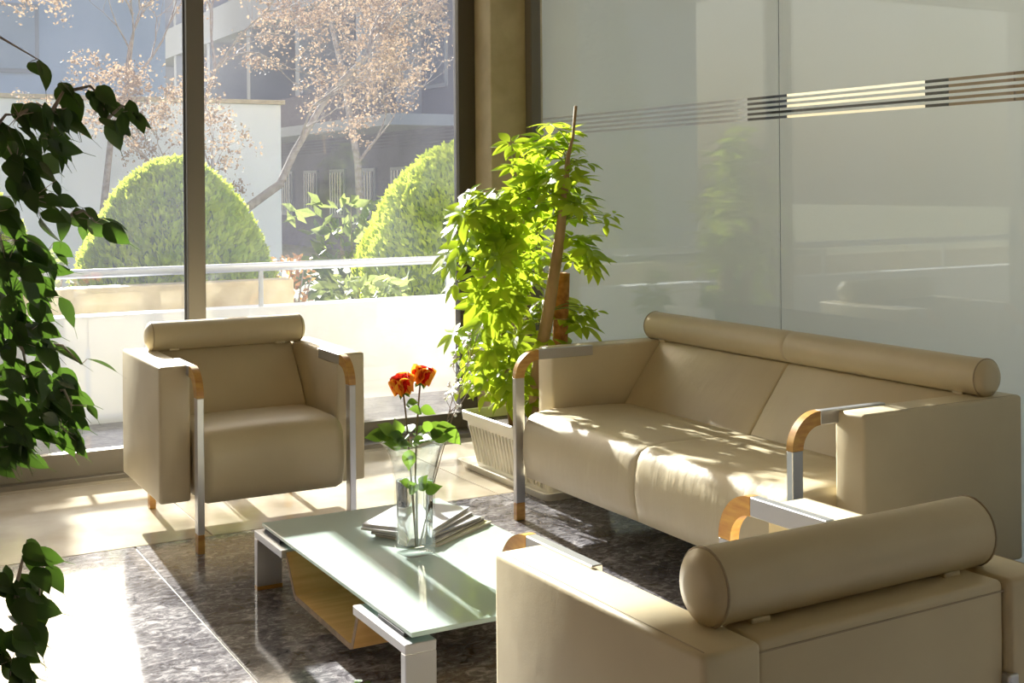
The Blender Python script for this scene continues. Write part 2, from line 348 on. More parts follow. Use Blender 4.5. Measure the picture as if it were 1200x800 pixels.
def rand_dir(r=rnd):
    while True:
        v = Vector((r.uniform(-1, 1), r.uniform(-1, 1), r.uniform(-1, 1)))
        if .01 < v.length < 1: return v.normalized()
def quads_mesh(name, items, material, parent):
    """items: (centre, axis u, axis v) -> diamond leaf, two triangles folded"""
    vs, fs = [], []
    for c, u, v in items:
        k = len(vs); nn = u.cross(v).normalized()*min(u.length, v.length)*.3
        vs += [c-u, c+v-nn*0.5, c+u, c-v-nn*0.5]; fs += [(k, k+1, k+2), (k, k+2, k+3)]
    me = bpy.data.meshes.new(name); me.from_pydata([tuple(p) for p in vs], [], fs); me.materials.append(material)
    o = link(name, me, parent); o['kind'] = 'stuff'; return o
def topiary(x, y, zb, rx, zt, label, seed, n=15000, group='clipped bushes beyond the terrace'):
    r = random.Random(seed); e = empty('topiary_bush', (x, y, -.35)); tag(e, label, 'bush', group)
    H = zt + .35
    def surf(u, th):     # u 0 bottom .. 1 top, blunt egg
        rr = rx*math.pow(max(0, 1-u**3.0), .55)*(.80+.35*min(1, u*2.2) - .15*u)
        return rr
    cb = bmesh.new(); rings = []
    for i in range(14):
        u = i/13*.985; rr = surf(u, 0)*.84
        rings.append([(math.cos(2*PI*k/20)*rr, math.sin(2*PI*k/20)*rr, .15 + u*(H-.25)) for k in range(20)])
    cb.free(); obj('inner_twigs', loft(rings), TOPIC, e, True)
    tb = tube(bmesh.new(), [(0, 0, 0), (0, 0, .3)], [.06, .05], 8); obj('trunk', tb, BARK, e)
    it = []
    for _ in range(n):
        u = 1-(1-r.random())**1.0; th = r.uniform(0, 2*PI)
        lump = 1 + .07*noise.noise(Vector((math.cos(th)*3, math.sin(th)*3, u*5+seed)))
        rr = surf(u, th)*(1-.14*r.random()**2)*lump
        p = Vector((math.cos(th)*rr, math.sin(th)*rr, .12 + u*(H-.12)*(1-.03*r.random())))
        nrm = Vector((math.cos(th), math.sin(th), .5)).normalized()
        up = (nrm*.7 + Vector((0, 0, .6)) + rand_dir(r)*.7).normalized()
        sd_ = up.cross(rand_dir(r)).normalized(); s = r.uniform(.018, .036)
        it.append((p, up*s*1.3, sd_*s*.55))
    quads_mesh('foliage', it, TOPI, e)
topiary(2.26, 9.0, 0, .70, 1.52, 'large rounded clipped green bush behind the window mullion', 3, 20000)
topiary(4.62, 9.1, 0, .86, 1.66, 'tall clipped green bush at the right edge of the window', 5, 20000)
topiary(.98, 9.15, 0, .40, 1.34, 'small clipped green bush half hidden behind the dark fig leaves at the left', 9, 8000)

def tree(name, label, base, main, seed, crown_leaf, depth=4, spread=.55, length=.9, rad=.05, clusters=1.0, cl_n=14, cl_r=.10, group='leafless garden trees with dry seed clusters', drop=.0):
    r = random.Random(seed); b0 = Vector(base); e = empty(name, base); tag(e, label, 'tree', group)
    bm = bmesh.new(); tips = []
    def grow(p, d, L, ra, k):
        pts = [p]; rs = [ra]; q = p.copy(); dd = d.copy()
        for s in range(4):
            dd = (dd + rand_dir(r)*.22 + Vector((0, 0, .04))).normalized(); q = q + dd*L/4; pts.append(q.copy()); rs.append(ra*(1-.16*(s+1)))
        tube(bm, pts, rs, 6 if k > 2 else 5, False)
        if k == 0: tips.append(q); return
        for c in range(2 if k < 3 else 3):
            o_ = rand_dir(r); nd = (dd + (o_ - dd*o_.dot(dd))*spread*r.uniform(.6, 1.5)).normalized()
            grow(q if c < 2 else pts[2], nd, L*r.uniform(.6, .85), ra*.52, k-1)
        if k <= 2 and r.random() < .6: tips.append(q)
    pts = [Vector(p)-b0 for p in main]
    tube(bm, pts, [rad*(1-.55*i/(len(pts)-1)) for i in range(len(pts))], 10, False)
    for i, p in enumerate(pts[1:]):
        if i < len(pts)-2 and i % 2 == 0 and len(pts) > 3:
            o_ = rand_dir(r); grow(p, (Vector((0, 0, .8)) + o_*.9).normalized(), length*.8, rad*.4, depth-1)
    for c in range(3):
        d = (pts[-1]-pts[-2]).normalized(); grow(pts[-1], (d + rand_dir(r)*.6).normalized(), length, rad*.42, depth)
    obj('branches', bm, BARK, e, True)
    it = []
    for tp in tips:
        if r.random() > clusters or tp.z + b0.z > 3.55: continue
        for _ in range(cl_n):
            c = tp + rand_dir(r)*cl_r*r.random() - Vector((0, 0, drop*r.random())); u = rand_dir(r); v = u.cross(rand_dir(r)).normalized(); s = r.uniform(.010, .024)
            it.append((c, u*s, v*s*.7))
    quads_mesh('seed_clusters', it, crown_leaf, e)
    return e
tree('seed_tree', 'leaning bare tree with pale seed clusters in front of the dark building', (3.2, 12, -.35), [(3.2, 12, -.35), (3.5, 12, .95), (4.05, 12, 1.33), (4.22, 12.05, 1.65), (4.57, 12, 2.24), (5.0, 12, 2.65)], 11, SEED, 5, .6, .66, .055, .8, 20, .12)
tree('seed_tree', 'slender bare tree with beige seed heads before the white wall', (3.30, 12.6, -.35), [(3.30, 12.6, -.35), (3.38, 12.6, 1.2), (3.42, 12.6, 2.0), (3.58, 12.6, 2.5)], 23, SEED, 6, .7, .80, .045, .8, 22, .14)
tree('seed_tree', 'spreading bare tree with beige seed heads left of the mullion', (2.35, 12.8, -.35), [(2.35, 12.8, -.35), (2.5, 12.8, 1.0), (2.6, 12.8, 1.9), (2.75, 12.8, 2.3)], 31, SEED, 6, .75, .80, .045, .8, 22, .14)
tree('seed_tree', 'tall bare tree with purple-brown twigs before the balconies', (6.4, 15.5, -.35), [(6.4, 15.5, -.35), (6.3, 15.5, 1.6), (6.1, 15.5, 2.8), (5.9, 15.5, 3.6)], 37, SEED, 6, .65, 1.0, .06, .22, 16, .16)

def shrub(name, label, loc, n, rad, hgt, leaf, s0, s1, seed, aspect=.45, cat='shrub', stems=7):
    r = random.Random(seed); e = empty(name, loc); tag(e, label, cat); bm = bmesh.new(); it = []
    for k in range(stems):
        a = rand_dir(r); tip = Vector((a.x*rad*.8, a.y*rad*.8, hgt*r.uniform(.6, 1)))
        tube(bm, [(0, 0, 0), tip*.5 + Vector((0, 0, hgt*.12)), tip], [.014, .01, .004], 5, False)
    for k in range(n):
        a = rand_dir(r); c = Vector((a.x*rad*r.random()**.4, a.y*rad*r.random()**.4, hgt*(.15 + .85*r.random())))
        u = (Vector((a.x, a.y, .3)) + rand_dir(r)*.8).normalized(); v = u.cross(rand_dir(r)).normalized(); s = r.uniform(s0, s1)
        it.append((c, u*s, v*s*aspect))
    obj('stems', bm, BARK, e); quads_mesh('leaves', it, leaf, e); return e
shrub('fatsia_shrub', 'broad pale-leaved shrub between the two clipped bushes', (4.25, 10.6, -.35), 420, .62, 1.55, PALEL, .05, .12, 41)
shrub('russet_shrub', 'small russet-leaved shrub at the foot of the large clipped bush', (3.0, 8.75, -.35), 420, .22, 1.15, REDL, .018, .04, 43)
shrub('leafy_shrub', 'low dark green shrub just above the terrace parapet', (3.40, 8.25, -.35), 500, .38, 1.02, PALEL, .04, .08, 47)
shrub('twiggy_shrub', 'low twiggy shrub behind the handrail at the left', (1.30, 8.55, -.35), 260, .26, 1.25, PALEL, .03, .06, 53)
e = empty('garden_conifer', (.30, 10.6, -.35)); tag(e, 'tall dark conifer at the far left behind the fig', 'tree')
obj('trunk', tube(bmesh.new(), [(0, 0, 0), (0, 0, 4.9)], [.10, .02], 8), BARK, e); it = []
for k in range(16000):
    z = rnd.random()**1.2; th = rnd.uniform(0, 2*PI); rr = (1-z**2.2)**.8*.98*rnd.random()**.4
    c = Vector((math.cos(th)*rr, math.sin(th)*rr, .2 + z*4.9 - rr*.12)); u = (Vector((math.cos(th), math.sin(th), .3))+rand_dir()*.6).normalized(); it.append((c, u*.09, u.cross(rand_dir()).normalized()*.03))
quads_mesh('needles', it, CONI, e)
# white garden wall block
gw = empty('garden_wall', (3.5, 14.4, -.35)); tag(gw, 'plain white rendered garden wall behind the bare trees', 'wall')
obj('wall_block', box(-2.4, 1.33, -.15, .15, 0, 2.62, .01), PARA, gw); obj('coping', box(-2.45, 1.37, -.19, .19, 2.62, 2.67, .006), STONE, gw)
lw_ = empty('planter_wall', (0.2, 7.97, -.35)); tag(lw_, 'low beige stone garden wall behind the handrail', 'wall')
obj('wall_block', box(-4.0, 2.55, -.09, .09, 0, 1.05, .01), STONE, lw_)

# buildings
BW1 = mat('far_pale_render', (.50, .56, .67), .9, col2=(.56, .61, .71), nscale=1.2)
BW2 = mat('far_grey_render', (.17, .155, .175), .9, col2=(.21, .19, .21), nscale=1.2)
BBR = mat('far_brick', (.12, .095, .10), .9, col2=(.16, .125, .13), nscale=6)
BSL = mat('far_slab', (.42, .41, .42), .8)
BGL = mat('far_window_glass', (.16, .17, .20), .15); BGL2 = mat('far_shutter', (.50, .53, .58), .7)
def building(name, label, loc, L, H, dep, facing, storeys, wallm, balc=True):
    """facade along local x (length L) facing local -y"""
    e = empty(name, loc, facing); tag(e, label, 'building')
    obj('wall', box(0, L, 0, dep, 0, H), wallm, e)
    obj('roof_slab', box(-.3, L+.3, -.6, dep+.3, H, H+.25), BSL, e)
    sh = H/storeys
    for s in range(storeys):
        z = s*sh
        if balc and s > 0:
            obj('balcony_slab', box(.0, L, -1.5, 0, z-.12, z+.12), BSL, e)
            obj('balcony_parapet', box(.0, L, -1.5, -1.38, z+.12, z+.85), BBR if s % 2 else BSL, e)
            for x in range(0, int(L)+1, 4): obj('pier', box(x, x+.3, -1.45, 0, z+.12, z+sh-.12), BSL, e)
        nwin = int(L/2) if balc else 4
        for k in range(nwin):
            x = (k+.3)*L/nwin
            f = obj('window', box(x, x+1.05, -.05, .05, z+.75 if s else z+.9, z+2.15), BSL, e); obj('pane', box(x+.08, x+.97, -.07, .02, z+.83 if s else z+.98, z+2.07), BGL if balc else BGL2, f)
            if s == 0:
                for q in range(5): obj('bar', box(x+.15+q*.18, x+.17+q*.18, -.09, -.07, z+.98, z+2.07), RAILM, f)
    return e
building('apartment_building', 'hazy apartment block with long balconies at the right of the window view', (12.0, 62, -.4), 38, 9.3, 9, -PI/2, 3, BW2)
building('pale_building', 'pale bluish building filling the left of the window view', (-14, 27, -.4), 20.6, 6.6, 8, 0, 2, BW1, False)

# ------------------------------------------------------------------ lounge furniture
def seat_furniture(name, label, cat, W, D, loc, rz, sofa=False, group=None, scale=(1, 1, 1), seat_front=-.115, leg_front=-.15):
    """origin on the floor below the arm fronts, front toward -y"""
    e = empty(name, loc, rz); tag(e, label, cat, group); e.scale = scale
    AW, Ht, hb = .115, .652, .16
    ox = W/2; ix = ox-AW
    sx = ix-.010
    # seat cushion: closed profile lofted across the width, softly crowned
    f = seat_front
    prof = [(f+.035, hb), (f+.010, hb+.012), (f-.002, hb+.06), (f-.008, .27), (f-.006, .33), (f+.004, .375), (f+.022, .403), (f+.05, .418), (f+.12, .425), (f+.25, .424), (.24, .420), (.34, .412), (.36, .39), (.36, hb+.02), (.34, hb)]
    cy_, cz_ = .1, .29
    xs = [-sx, -sx+.004, -sx+.012, -sx+.028] + [-sx+.028 + (2*sx-.056)*k/36 for k in range(1, 36)] + [sx-.028, sx-.012, sx-.004, sx]
    if sofa: xs += [-.014, -.005, 0, .005, .014]
    xs.sort(); secs = []
    for x in xs:
        d = sx-abs(x); ins = .026*max(0, 1-d/.028)**2
        if sofa: ins += .004*max(0, 1-abs(x)/.014)
        crown = .010*(1-(x/sx)**2) if not sofa else .007*(1-((abs(x)-sx/2)/(sx/2))**2)
        s = []
        for y, z in prof:
            yy, zz = y, z
            if z > .38 and y < .3: zz += crown
            if y < f+.02: yy -= crown*.7
            if sofa and y < .3 and z > .35: zz += .0035*noise.noise(Vector((x*9, y*22, 2)))*min(1, 6*max(0, .30-abs(x))+.4)
            dy, dz = cy_-yy, cz_-zz; l = math.hypot(dy, dz)
            s.append((x, yy+dy/l*ins, zz+dz/l*ins))
        secs.append(s)
    obj('seat', loft(secs), LEA_C if sofa else LEA, e, True)
    # back block with a sloping inner face
    bp = [(.335, hb+.02), (.335, .41), (.40, .50), (.465, .585), (.515, .650), (D-.012, .650), (D-.012, hb)]
    bxs = [-ix+.001, 0, ix-.001] if sofa else [-ix+.001, ix-.001]
    for xa, xb in zip(bxs, bxs[1:]):
        smooth_angle(obj('backrest', prism(bp, xa+.001, xb-.001, .010, 3), LEA_C if sofa else LEA, e), 50)
    obj('back_seam', box(-ix+.004, ix-.004, D-.0135, D-.0105, .632, .6345), SEAM, e)
    for s in (-1, 1):
        x0, x1 = (ix, ox) if s > 0 else (-ox, -ix)
        a = obj('armrest', box(x0, x1, 0, D, hb-.005, Ht, .011, 3), LEA, e, False); smooth_angle(a, 50)
        xo = x1 if s > 0 else x0
        obj('seam', box(min(xo-s*.0105, xo-s*.0125), max(xo-s*.0105, xo-s*.0125), .012, D-.012, Ht-.0008, Ht+.0006), SEAM, a)
        # metal arm rail, wooden bend, leg, wooden foot
        xl0, xl1 = ((ix-.008, ix+.017) if s > 0 else (-ix-.017, -ix+.008))
        th = .040; zt = Ht+.005; Rb = .105; yf = leg_front
        obj('arm_rail', box(xl0, xl1, yf+Rb, .185, zt-th, zt, .002, 1), METAL, e)
        bd = []
        for k in range(13):
            an = PI/2*k/12
            bd.append((yf+Rb-Rb*math.sin(an), zt-Rb+Rb*math.cos(an)))
        inn = []
        for k in range(13):
            an = PI/2*(12-k)/12
            inn.append((yf+Rb-(Rb-th)*math.sin(an), zt-Rb+(Rb-th)*math.cos(an)))
        smooth_angle(obj('wooden_bend', prism(bd+inn, xl0-.0005, xl1+.0005), WOODC, e), 35)
        lg = obj('leg', box(xl0, xl1, yf, yf+th, .068, zt-Rb, .002, 1), METAL, e)
        obj('wooden_foot', box(xl0, xl1, yf, yf+th, 0, .068, .002, 1), WOODC, lg)
        rl_ = obj('rear_leg', box(xl0, xl1, D-.036, D+.004, .068, .50, .004, 2), METAL, e)
        obj('wooden_foot', box(xl0, xl1, D-.036, D+.004, 0, .068, .002, 1), WOODC, rl_)
    rr = .058; hx = (W/2-.077) if not sofa else W/2-.03
    ry, rz_ = D-.105, .7065
    ro = obj('bolster', roll_bm(-hx, hx, ry, rz_, rr, (0,) if sofa else ()), LEA, e, True)
    for s in (-1, 1): obj('piping', ring_bm(s*(hx-.014), ry, rz_, rr-.0005), SEAM, ro, True)
    for s in (-1, 1): obj('bolster_strap', box(s*(hx-.10)-.02, s*(hx-.10)+.02, ry-.03, ry+.035, .648, .658, .003), LEA, ro)
    return e
seat_furniture('armchair', 'cream leather armchair with its back to the garden window', 'armchair', .798, .615, (1.4875, 4.59, 0), 0, group='cream armchairs')
seat_furniture('armchair', 'cream leather armchair in the foreground, seen from behind', 'armchair', .80, .615, (1.420, 1.972, 0), PI+.02, group='cream armchairs', scale=(.925, .95, 1))
seat_furniture('sofa', 'long cream leather sofa along the frosted glass partition', 'sofa', 1.795, .652, (2.547, 3.4775, 0), -PI/2, True, seat_front=-.150, leg_front=-.172)

# ------------------------------------------------------------------ coffee table
tb = empty('coffee_table', (1.64, 3.375, 0)); tag(tb, 'low coffee table with frosted green glass top and beech plywood tray', 'table')
TX, TY = 1.64, 3.375
obj('glass_top', box(1.268-TX, 1.905-TX, 2.80-TY, 3.965-TY, .200, .212, .0015, 1), TGLASS, tb)
for xa, xb in ((1.245, 1.330), (1.830, 1.915)):
    obj('side_bar', box(xa-TX, xb-TX, 3.705-TY, 3.975-TY, .165, .190, .002, 1), METAL, tb)
    obj('side_bar', box(xa-TX, xb-TX, 2.788-TY, 3.125-TY, .165, .190, .002, 1), METAL, tb)
    for ya, yb in ((3.948, 3.975), (2.788, 2.815)):
        lg = obj('leg', box(xa-TX, xb-TX, ya-TY, yb-TY, .012, .165, .002, 1), METAL, tb)
        obj('wooden_foot', box(xa-TX, xb-TX, ya-TY, yb-TY, 0, .012), WOODC, lg)
    for ya, yb in ((3.78, 3.93), (2.84, 3.0)):
        obj('rubber_pad', box(xa+.02-TX, xb-.012-TX, ya-TY, yb-TY, .190, .200), RUBBER, tb)
th = .014
top = [(3.735, .1895), (3.712, .1895), (3.704, .182), (3.632, .082), (3.620, .074), (3.19, .066), (3.176, .072), (3.128, .182), (3.118, .1895), (3.095, .1895)]
bot = [(3.095, .1755), (3.110, .1755), (3.116, .170), (3.166, .058), (3.186, .050), (3.622, .058), (3.640, .068), (3.714, .168), (3.720, .1755), (3.735, .1755)]
pr = [(y-TY, z) for y, z in top+bot]
tr_ = obj('plywood_tray', prism(pr, 1.262-TX, 1.90-TX), PLY, tb)
smooth_angle(tr_, 30)
pe = [(y-TY, z) for y, z in top+bot]
obj('tray_edge', prism(pe, 1.2605-TX, 1.2618-TX), PLYEDGE, tr_)
obj('tray_slot', box(1.440-TX, 1.452-TX, 3.23-TY, 3.56-TY, .064, .0745), RUBBER, tr_)

# ------------------------------------------------------------------ magazines
cov = [mat('cover_white', (.80, .80, .82), .12, col2=(.70, .72, .78), nscale=9), mat('cover_grey', (.42, .42, .45), .2, col2=(.6, .58, .6), nscale=11), mat('cover_blue', (.30, .34, .45), .2, col2=(.62, .58, .6), nscale=14), mat('cover_dark', (.10, .09, .09), .25, col2=(.25, .22, .2), nscale=9), mat('cover_olive', (.55, .53, .36), .25, col2=(.66, .64, .46), nscale=6)]
PAGES = mat('page_edges', (.66, .63, .58), .7, col2=(.45, .42, .40), nscale=300, stretch=(.02, .02, 1))
z = .212
for k, (px_, py_, an, th_, ml, ci) in enumerate(((1.712, 3.590, 29, .009, 'olive-covered magazine at the bottom of the stack on the glass table', 4), (1.700, 3.603, 33, .008, 'dark magazine lying second from the bottom of the stack', 3), (1.688, 3.612, 27, .007, 'blue-grey magazine in the middle of the stack', 2), (1.670, 3.62, 36, .007, 'grey magazine just under the topmost white one', 1), (1.678, 3.645, 40, .008, 'glossy white magazine on top of the stack behind the vase', 0))):
    e = empty('magazine', (px_, py_+.01, z), math.radians(an)); e.scale = (1.08, 1.12, 1); tag(e, ml, 'magazine', 'magazines stacked on the coffee table')
    obj('pages', box(-.138, .138, -.103, .103, .0006, th_-.0006), PAGES, e)
    obj('cover', box(-.14, .14, -.105, .105, th_-.0008, th_), cov[ci], e); obj('back_cover', box(-.14, .14, -.105, .105, 0, .0008), cov[ci], e)
    obj('spine', box(-.14, .14, .1035, .105, .0006, th_-.0006), cov[ci], e)
    z += th_+.0003

# ------------------------------------------------------------------ vase with roses
VX, VY, VZ = 1.556, 3.405, .2125
vs = empty('glass_vase', (VX, VY, VZ)); tag(vs, 'flared clear glass vase half filled with water on the coffee table', 'vase')
def sq(r, n=40, pw=4.5, wav=0, zz=0, ph=0):
    out = []
    for k in range(n):
        a = 2*PI*k/n; c, s = math.cos(a), math.sin(a)
        q = (abs(c)**pw + abs(s)**pw)**(-1/pw)
        rr = r*q
        out.append((rr*c, rr*s, zz + wav*math.cos(8*a)))
    return out
outer = [(.046, 0, 4.5), (.050, .004, 4.5), (.050, .03, 4.5), (.0495, .10, 4.5), (.051, .17, 4.2), (.054, .215, 3.6), (.061, .255, 3), (.072, .295, 2.6), (.086, .322, 2.3), (.098, .334, 2.2), (.103, .337, 2.2)]
inner = [(.101, .339, 2.2), (.096, .337, 2.2), (.083, .326, 2.3), (.068, .298, 2.6), (.0565, .257, 3), (.0495, .215, 3.6), (.0465, .17, 4.2), (.045, .10, 4.5), (.045, .03, 4.5), (.043, .024, 4.5), (.03, .022, 3)]
secs = [sq(r, 48, p, .004*max(0, (zz-.28)/.06), zz) for r, zz, p in outer+inner]
vb = loft(secs); vo = obj('vessel', vb, VPANE, vs, True); smooth_angle(vo, 50); vs.rotation_euler = (0, 0, .12)
wsec = [sq(r, 48, p, 0, zz) for r, zz, p in ((.030, .0245, 3), (.0440, .028, 4.5), (.0443, .10, 4.5), (.0458, .17, 4.2), (.0488, .2135, 3.6), (.0485, .2150, 3.6))]
obj('water', loft(wsec), WATER, vs, True)

RED = leaf_mat('rose_petal_red', (.66, .012, .008), (.78, .03, .012), .3, (.9, .05, .02), .5, 30)
ORG = leaf_mat('rose_petal_orange', (.88, .22, .02), (.95, .55, .05), .4, (1, .50, .05), .5, 30)
RSTEM = mat('rose_stem', (.10, .10, .03), .6, col2=(.14, .06, .03), nscale=8)
RLEAF = leaf_mat('rose_leaf', (.03, .08, .014), (.085, .16, .03), .35, (.28, .46, .04), .4)
def petal_me(nm, L, Wd, cup, mt_):
    b = bmesh.new(); g = []
    for i in range(6):
        v = i/5; row = []
        wv = Wd*math.sin(PI*(.12+.70*v))**.8
        for j in range(5):
            u = (j-2)/2
            x = u*wv; zz = L*v; y = -cup*math.sin(PI*v*.85)*(1-.0*u) + cup*.9*u*u*(1-.2*v) + (.25*cup*max(0, v-.7)/.3*(-1.6))
            row.append(b.verts.new((x, y, zz)))
        g.append(row)
    for i in range(5):
        for j in range(4): b.faces.new((g[i][j], g[i][j+1], g[i+1][j+1], g[i+1][j]))
    me = bpy.data.meshes.new(nm); b.to_mesh(me); b.free(); me.materials.append(mt_); me.polygons.foreach_set('use_smooth', [True]*len(me.polygons)); return me
def leaf_me(nm, L, Wd, mt_, tip=.25, fold=.25, droop=.18, n=8):
    """pointed leaf along +x, folded at the midrib, z up"""
    b = bmesh.new(); mid, lf, rt = [], [], []
    for i in range(n+1):
        t_ = i/n
        wv = Wd*(math.sin(PI*min(1, t_/(1-tip*.55))**.75)**.9 if t_ < (1-tip*.55) else 0) if tip else Wd*math.sin(PI*t_**.8)
        wv = max(wv, Wd*.05*(1-t_)+.0004)
        x = L*t_; zz = -droop*L*t_*t_
        mid.append(b.verts.new((x, 0, zz))); lf.append(b.verts.new((x, wv, zz+wv*fold))); rt.append(b.verts.new((x, -wv, zz+wv*fold)))
    for i in range(n):
        b.faces.new((mid[i], mid[i+1], lf[i+1], lf[i])); b.faces.new((rt[i], rt[i+1], mid[i+1], mid[i]))
    me = bpy.data.meshes.new(nm); b.to_mesh(me); b.free(); me.materials.append(mt_); me.polygons.foreach_set('use_smooth', [True]*len(me.polygons)); return me
def orient(pos, d, up, s=1):
    d = Vector(d).normalized(); up = Vector(up); y = up.cross(d)
    if y.length < 1e-4: y = Vector((0, 1, 0)).cross(d)
    y.normalize(); zz = d.cross(y)
    mm = Matrix((d*s, y*s, zz*s)).transposed().to_4x4(); mm.translation = pos; return mm
pin = petal_me('petal', .030, .013, .010, RED); pmid = petal_me('petal', .036, .019, .012, RED); pout = petal_me('petal', .038, .022, .012, ORG)
rleaf = leaf_me('leaf', .066, .0235, RLEAF, .1, .2, .2)
def rose(base, mid, head, tilt, label, seed, red_out=1):
    r = random.Random(seed); b0 = Vector(base); e = empty('rose', base); tag(e, label, 'rose', 'roses in the vase')
    pts = [Vector(base)-b0]
    p0, p1, p2 = Vector(base), Vector(mid), Vector(head)
    for k in range(1, 13):
        t_ = k/12; pts.append(p0*(1-t_)**2 + p1*2*t_*(1-t_) + p2*t_*t_ - b0)
    obj('stem', tube(bmesh.new(), pts, .0028, 8), RSTEM, e, True)
    h_ = p2-b0; tm = Matrix.Rotation(tilt[0], 4, 'X') @ Matrix.Rotation(tilt[1], 4, 'Y')
    base_m = Matrix.Translation(h_) @ tm
    for ring, (n, me, lean, rad, zz, sc_) in enumerate(((4, pin, .05, .004, .012, .9), (5, pmid, .15, .008, .006, .95), (6, pmid, .28, .012, .002, 1.05), (7, pout, .46, .014, -.002, 1.1))):
        for k in range(n):
            a = 2*PI*k/n + ring*.7 + r.uniform(-.15, .15)
            mm = base_m @ Matrix.Rotation(a, 4, 'Z') @ Matrix.Translation((0, rad, zz)) @ Matrix.Rotation(-lean*r.uniform(.85, 1.15), 4, 'X') @ Matrix.Scale(1.14*sc_*r.uniform(.95, 1.08), 4)
            link('petal', pmid if (ring == 3 and k % 3 == seed % 3) else me, e, mm)
    cb = bmesh.new(); bmesh.ops.create_uvsphere(cb, u_segments=10, v_segments=6, radius=.011); 
    c_ = obj('calyx', cb, RLEAF, e, True); c_.matrix_local = base_m
    for k in range(5):
        a = 2*PI*k/5; link('sepal', rleaf, e, base_m @ Matrix.Rotation(a, 4, 'Z') @ orient((.006, 0, -.004), (1, 0, -.5), (0, 0, 1), .33))
    return e, pts
def addleaf(e, pos, d, s, up=(-.35, -.65, .6)): link('leaf', rleaf, e, orient(Vector(pos)-e.location, d, up, s))
e1, _ = rose((1.553, 3.400, .241), (1.545, 3.405, .50), (1.515, 3.39, .698), (.10, -.25), 'red and orange rose on the left in the glass vase', 2)
e2, _ = rose((1.560, 3.408, .241), (1.555, 3.41, .50), (1.580, 3.41, .718), (.15, .25), 'red rose with yellow-orange outer petals on the right in the vase', 5)
for p, d, s in (((1.49, 3.40, .565), (-1, .3, .25), 1.0), ((1.485, 3.40, .575), (-.8, -.2, .6), .9), ((1.50, 3.39, .57), (-.4, -.5, .9), .9), ((1.51, 3.38, .555), (-.2, -.8, .4), .8), ((1.47, 3.41, .57), (-1, .4, 0), 1.0), ((1.545, 3.38, .555), (.1, -1, .2), .9), ((1.53, 3.36, .55), (.3, -.8, .3), .8), ((1.52, 3.38, .66), (.2, -.6, .2), .7), ((1.52, 3.36, .53), (-.2, -.3, -.9), .9), ((1.54, 3.37, .40), (-.3, -.4, .5), .8), ((1.55, 3.37, .41), (.4, -.3, .3), .75), ((1.53, 3.38, .42), (-.6, -.3, .4), .7)): addleaf(e1, p, d, s)
for k in range(16):
    a = rnd.uniform(0, 2*PI); addleaf(e1 if k % 2 else e2, (1.556+.055*math.cos(a), 3.395+.045*math.sin(a), .535+rnd.uniform(0, .035)), (math.cos(a), math.sin(a)*.6, rnd.uniform(-.1, .5)), rnd.uniform(.6, .95))
for p, d, s in (((1.60, 3.40, .565), (.8, -.2, .4), 1.0), ((1.62, 3.39, .575), (.8, -.5, .2), .9), ((1.585, 3.37, .56), (.4, -.8, .3), .9), ((1.575, 3.40, .64), (.6, -.3, -.2), .75), ((1.578, 3.40, .63), (-.7, -.3, .3), .75), ((1.58, 3.39, .60), (.5, -.3, -.7), .7), ((1.64, 3.37, .575), (.5, -.4, -.5), 1.0), ((1.565, 3.37, .56), (-.2, -.9, .2), .8), ((1.57, 3.36, .40), (.5, -.4, .3), .8), ((1.56, 3.37, .415), (.0, -.5, .6), .75)): addleaf(e2, p, d, s)
# dry flowering sprigs
TW = mat('dry_twig', (.22, .16, .11), .8); BLO = mat('tiny_white_blossom', (.80, .78, .72), .7)
def sprig(base, head, label, seed, cat='sprig'):
    r = random.Random(seed); b0 = Vector(base); e = empty('dry_sprig', base); tag(e, label, cat, 'dry sprigs in the vase')
    bm = bmesh.new(); hd = Vector(head)-b0; bl = bmesh.new()
    ctl = hd*.5 + Vector((0, 0, .03)); P = lambda t_: ctl*2*t_*(1-t_) + hd*t_*t_
    tube(bm, [P(k/12) for k in range(13)], [.0022-.0014*k/12 for k in range(13)], 6)
    for k in range(12):
        t_ = r.uniform(.55, 1); p = P(t_); q = p + (hd.normalized() + rand_dir(r)*.7)*r.uniform(.03, .075)
        tube(bm, [p, (p+q)/2 + rand_dir(r)*.004, q], [.0011, .0009, .0006], 5)
        for _ in range(2):
            bmesh.ops.create_icosphere(bl, subdivisions=1, radius=r.uniform(.003, .0058), matrix=Matrix.Translation(q + rand_dir(r)*.006))
    obj('twig', bm, TW, e); obj('blossoms', bl, BLO, e); return e
sprig((1.562, 3.40, .241), (1.80, 3.46, .84), 'tall dry sprig with tiny white blossoms leaning right out of the vase', 3)
sprig((1.566, 3.402, .241), (1.735, 3.44, .76), 'shorter dry sprig leaning right beside the taller one in the vase', 4)

# ------------------------------------------------------------------ planter and umbrella tree
pl = empty('planter_trough', (2.81, 4.83, 0)); tag(pl, 'ribbed ivory plastic planter trough beside the sofa', 'planter')
ty = empty('planter_tray', (2.81, 4.83, 0)); tag(ty, 'shallow ivory drip tray under the planter trough', 'tray')
def rect(hx, hy, z, r=.03, n=5):
    out = []
    for cxx, cyy, a0 in ((1, 1, 0), (-1, 1, PI/2), (-1, -1, PI), (1, -1, 3*PI/2)):
        for k in range(n):
            a = a0+PI/2*k/(n-1); out.append((cxx*(hx-r)+r*math.cos(a), cyy*(hy-r)+r*math.sin(a), z))
    return out
smooth_angle(obj('tray_body', loft([rect(.185, .385, 0), rect(.200, .400, .03), rect(.207, .407, .034), rect(.207, .407, .036), rect(.196, .396, .036), rect(.182, .382, .012)]), POTW, ty), 40)
pl.location.z = .013
smooth_angle(obj('trough_body', loft([rect(.140, .335, 0), rect(.172, .378, .205), rect(.186, .392, .207), rect(.190, .396, .245), rect(.184, .390, .250), rect(.176, .382, .246), rect(.165, .372, .20)]), POTW, pl), 35)
